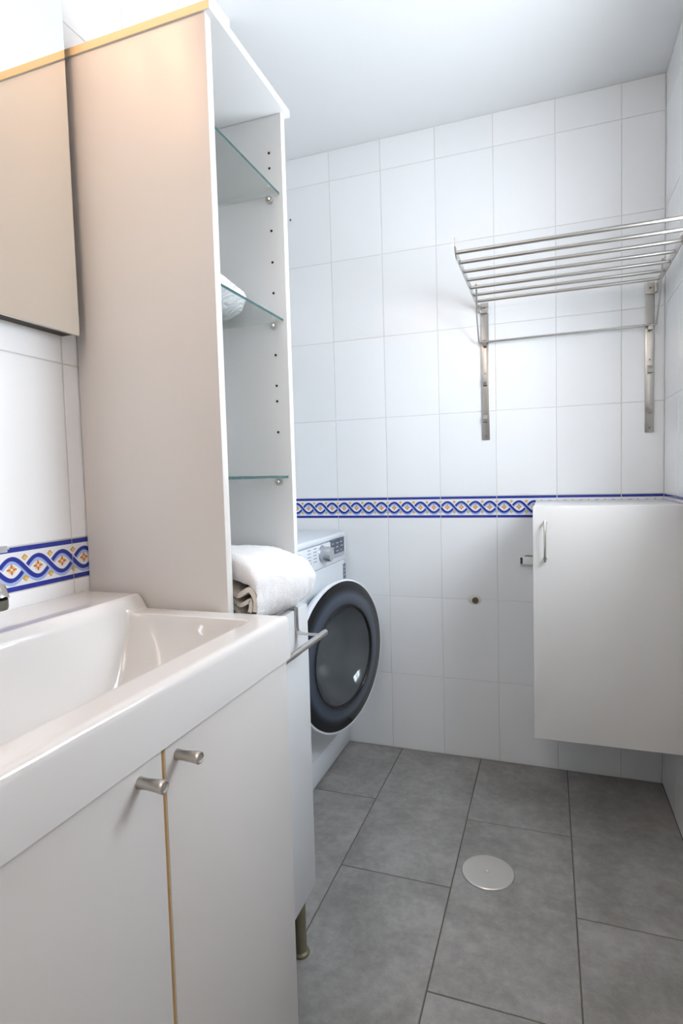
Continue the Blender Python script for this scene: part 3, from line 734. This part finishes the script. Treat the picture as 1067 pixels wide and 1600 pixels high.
bm = bmesh.new(); add_lathe(bm, [(0.164, 0.003), (0.155, -0.012), (0.135, -0.032), (0.11, -0.048), (0.09, -0.056), (0.05, -0.060), (0, -0.061)], 72, MD); T.part('bowl_glass', bm, 'bowlglass', 60, dr)
bm = bmesh.new(); add_lathe(bm, [(0.1645, 0.0065), (0.10, 0.0085), (0, 0.0095)], 72, MD); T.part('window_glass', bm, 'glass', 60, dr)
hd = Vector((math.sin(TH), math.cos(TH), 0))
for dz in (-0.06, 0.06):
    bm = bmesh.new()
    p0 = DC - hd * 0.225 - DN * 0.035
    add_tube(bm, [(WX - 0.002, WYC - 0.225, ZD + dz), (0.5 * (WX + p0.x), p0.y * 0.5 + (WYC - 0.225) * 0.5, ZD + dz), (p0.x, p0.y, ZD + dz)], 0.012, 12)
    T.part('hinge', bm, 'silver_plastic', 40)

# ------------------------------------------------------------------ wall cabinet (right)
KX0, KX1, KY, KZ0, KZ1 = 0.730, XR - 0.002, -0.385, 0.275, 0.9525
T = Thing('wall_cabinet', ((KX0 + KX1) / 2, -0.19, KZ0), 'white one-door wall cabinet with a bow handle hung in the corner below the drying rack', 'cabinet')
bm = bmesh.new()
yb, yf = -0.001, KY + 0.018
for b in ((KX0 + 0.002, KX0 + 0.018, yf, yb, KZ0, KZ1 - 0.002), (KX1 - 0.016, KX1, yf, yb, KZ0, KZ1 - 0.002), (KX0 + 0.018, KX1 - 0.016, yf, yb, KZ0, KZ0 + 0.016), (KX0 + 0.018, KX1 - 0.016, yb - 0.008, yb, KZ0 + 0.016, KZ1 - 0.018), (KX0 + 0.018, KX1 - 0.016, yf, yb, KZ1 - 0.018, KZ1 - 0.002)):
    add_box(bm, *b)
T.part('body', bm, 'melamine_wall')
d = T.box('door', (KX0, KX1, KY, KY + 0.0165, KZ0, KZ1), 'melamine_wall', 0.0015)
bm = bmesh.new()
hx = 0.7625
zz = [0.913 - 0.118 * i / 16 for i in range(17)]
path = [(hx, KY - 0.001, 0.905)] + [(hx, KY - 0.010 - 0.014 * math.sin(math.pi * i / 16) ** 0.7, zz[i]) for i in range(17)] + [(hx, KY - 0.001, 0.803)]
add_tube(bm, path[1:-1], 0.0033, 12)
hnd = T.part('handle', bm, 'satin', 50, d, 'satin metal bow handle')
for z in (0.905, 0.803):
    bm = bmesh.new(); add_lathe(bm, [(0, 0), (0.006, 0), (0.005, 0.003), (0.0036, 0.006), (0.0036, 0.013), (0, 0.013)], 16, axis_mtx((hx, KY, z), (0, -1, 0))); T.part('handle_foot', bm, 'satin', 40, hnd)

# ------------------------------------------------------------------ drying rack
RZ = 1.638
T = Thing('drying_rack', (0.82, -0.005, 1.166), 'stainless steel seven-bar wall drying rack above the corner cabinet', 'rack')
RXL, RXR = 0.543, 1.102
BYS = [-0.519, -0.442, -0.364, -0.286, -0.206, -0.128, -0.052]
for y in BYS:
    bm = bmesh.new(); add_tube(bm, [(RXL, y, RZ), (RXR, y, RZ)], 0.0052, 14); T.part('bar', bm, 'steel', 40)
for x in (RXL, RXR):
    bm = bmesh.new(); add_strip(bm, [(x, -0.010, RZ - 0.012), (x, -0.03, RZ - 0.002), (x, -0.2, RZ), (x, -0.505, RZ + 0.0), (x, -0.524, RZ + 0.010), (x, -0.532, RZ + 0.024)], (0, 0, 1), 0.022, 0.003)
    T.part('side_arm', bm, 'steel')
    xi = x + (0.018 if x < 0.8 else -0.018)
    bm = bmesh.new(); add_tube(bm, [(x + (0.004 if x < 0.8 else -0.004), -0.018, 1.506), (xi * 0.4 + x * 0.6, -0.10, 1.577), (xi, -0.200, RZ - 0.008), (xi, -0.205, RZ + 0.006), (xi, -0.211, RZ + 0.008)], 0.0028, 10); T.part('stay', bm, 'steel', 50)
for x in (0.566, 1.0815):
    bm = bmesh.new(); add_box(bm, x - 0.0132, x + 0.0132, -0.005, -0.0005, 1.167, 1.641, 0.001); br_ = T.part('wall_bracket', bm, 'steel', 40)
    sgn = -1 if x < 0.8 else 1
    bm = bmesh.new(); add_box(bm, x - 0.0135, x + 0.0135, -0.009, -0.005, 1.606, 1.642, 0.001); T.part('pivot_plate', bm, 'steel', 40, br_)
    bm = bmesh.new(); xo = RXL if x < 0.8 else RXR
    add_box(bm, min(xo, x + sgn * 0.012), max(xo, x + sgn * 0.012), -0.016, -0.005, 1.608, 1.636, 0.001); T.part('pivot_lug', bm, 'steel', 40, br_)
    for z in (1.503, 1.368, 1.240):
        bm = bmesh.new()
        add_strip(bm, [(x, -0.005, z + 0.012), (x, -0.014, z + 0.010), (x, -0.020, z), (x, -0.018, z - 0.010), (x, -0.013, z - 0.012)], (1, 0, 0), 0.013, 0.0025); T.part('hook', bm, 'steel', 30, br_)
    for z in (1.624, 1.40, 1.182):
        bm = bmesh.new(); add_lathe(bm, [(0, 0.0), (0.0032, 0), (0.0028, 0.0012), (0, 0.0016)], 12, axis_mtx((x, -0.009 if z > 1.6 else -0.005, z), (0, -1, 0))); T.part('screw', bm, 'darkchrome', 40, br_)
bm = bmesh.new(); add_tube(bm, [(RXL + 0.006, -0.017, 1.506), (RXR - 0.006, -0.017, 1.506)], 0.0036, 12); T.part('lower_rod', bm, 'steel', 40)

# ------------------------------------------------------------------ small fittings
T = Thing('floor_drain_cover', (0.617, -0.619, 0), 'round stainless steel drain cover on the grey floor', 'drain cover')
bm = bmesh.new(); add_lathe(bm, [(0, 0.0), (0.0672, 0.0), (0.0672, 0.0025), (0.0655, 0.0042), (0.045, 0.0048), (0.012, 0.0048), (0.007, 0.0042), (0, 0.0040)], 64, Matrix.Translation((0.617, -0.619, 0.0002)))
M['cover'] = simple('worn_steel_cover', (0.74, 0.72, 0.69), 0.32, 0.85, nscale=90, nstr=0.06, vary=0.03)
T.part('disc', bm, 'cover', 30)
bm = bmesh.new(); add_lathe(bm, [(0, 0), (0.0055, 0), (0.005, 0.0025), (0.0025, 0.003), (0.002, 0.0015), (0, 0.0015)], 20, Matrix.Translation((0.617, -0.619, 0.0042))); T.part('screw', bm, 'chrome', 40)

T = Thing('pipe_plug', (0.521, 0, 0.582), 'small tarnished bronze pipe plug in the tiled back wall', 'plug')
bm = bmesh.new(); add_lathe(bm, [(0, 0.0), (0.024, 0.0), (0.022, 0.0012), (0.016, 0.0016), (0, 0.0016)], 28, axis_mtx((0.519, -0.0001, 0.592), (0, -1, 0)) @ Matrix.Diagonal((0.75, 1.0, 1.0, 1.0))); T.part('filler_ring', bm, 'plaster', 40)
bm = bmesh.new(); add_lathe(bm, [(0, 0.001), (0.0118, 0.001), (0.0118, 0.004), (0.0105, 0.0055), (0.0085, 0.0050), (0.0080, 0.0035), (0.0050, 0.0035), (0.0046, 0.0060), (0, 0.0062)], 28, axis_mtx((0.521, -0.0005, 0.590), (0, -1, 0))); T.part('plug', bm, 'bronze', 35)

T = Thing('wall_anchor', (-0.163, 0, 2.045), 'tiny grey plugged screw hole high on the tiled back wall', 'wall plug')
bm = bmesh.new(); add_lathe(bm, [(0, 0), (0.0075, 0), (0.0072, 0.0015), (0.004, 0.002), (0, 0.002)], 20, axis_mtx((-0.163, -0.0001, 2.050), (0, -1, 0))); T.part('collar', bm, 'plaster', 40)
bm = bmesh.new(); add_lathe(bm, [(0, 0.0), (0.0034, 0.0), (0.003, 0.0008), (0, 0.0008)], 14, axis_mtx((-0.163, -0.0020, 2.050), (0, -1, 0))); T.part('hole', bm, 'hole', 40)

T = Thing('wall_holder', (0.70, -0.015, 0.728), 'small white plastic holder with a dark slot beside the wall cabinet', 'holder')
T.box('housing', (0.676, 0.727, -0.022, -0.0006, 0.728, 0.757), 'white_plastic', 0.003)
bm = bmesh.new(); add_box(bm, 0.679, 0.6865, -0.0232, -0.0212, 0.731, 0.753); T.part('slot', bm, 'dark_plastic')
bm = bmesh.new(); add_strip(bm, [(0.694, -0.014, 0.7572), (0.702, -0.014, 0.7592), (0.712, -0.014, 0.7586), (0.720, -0.014, 0.7574)], (0, 1, 0), 0.012, 0.0018); T.part('lid_clip', bm, 'dark_plastic')
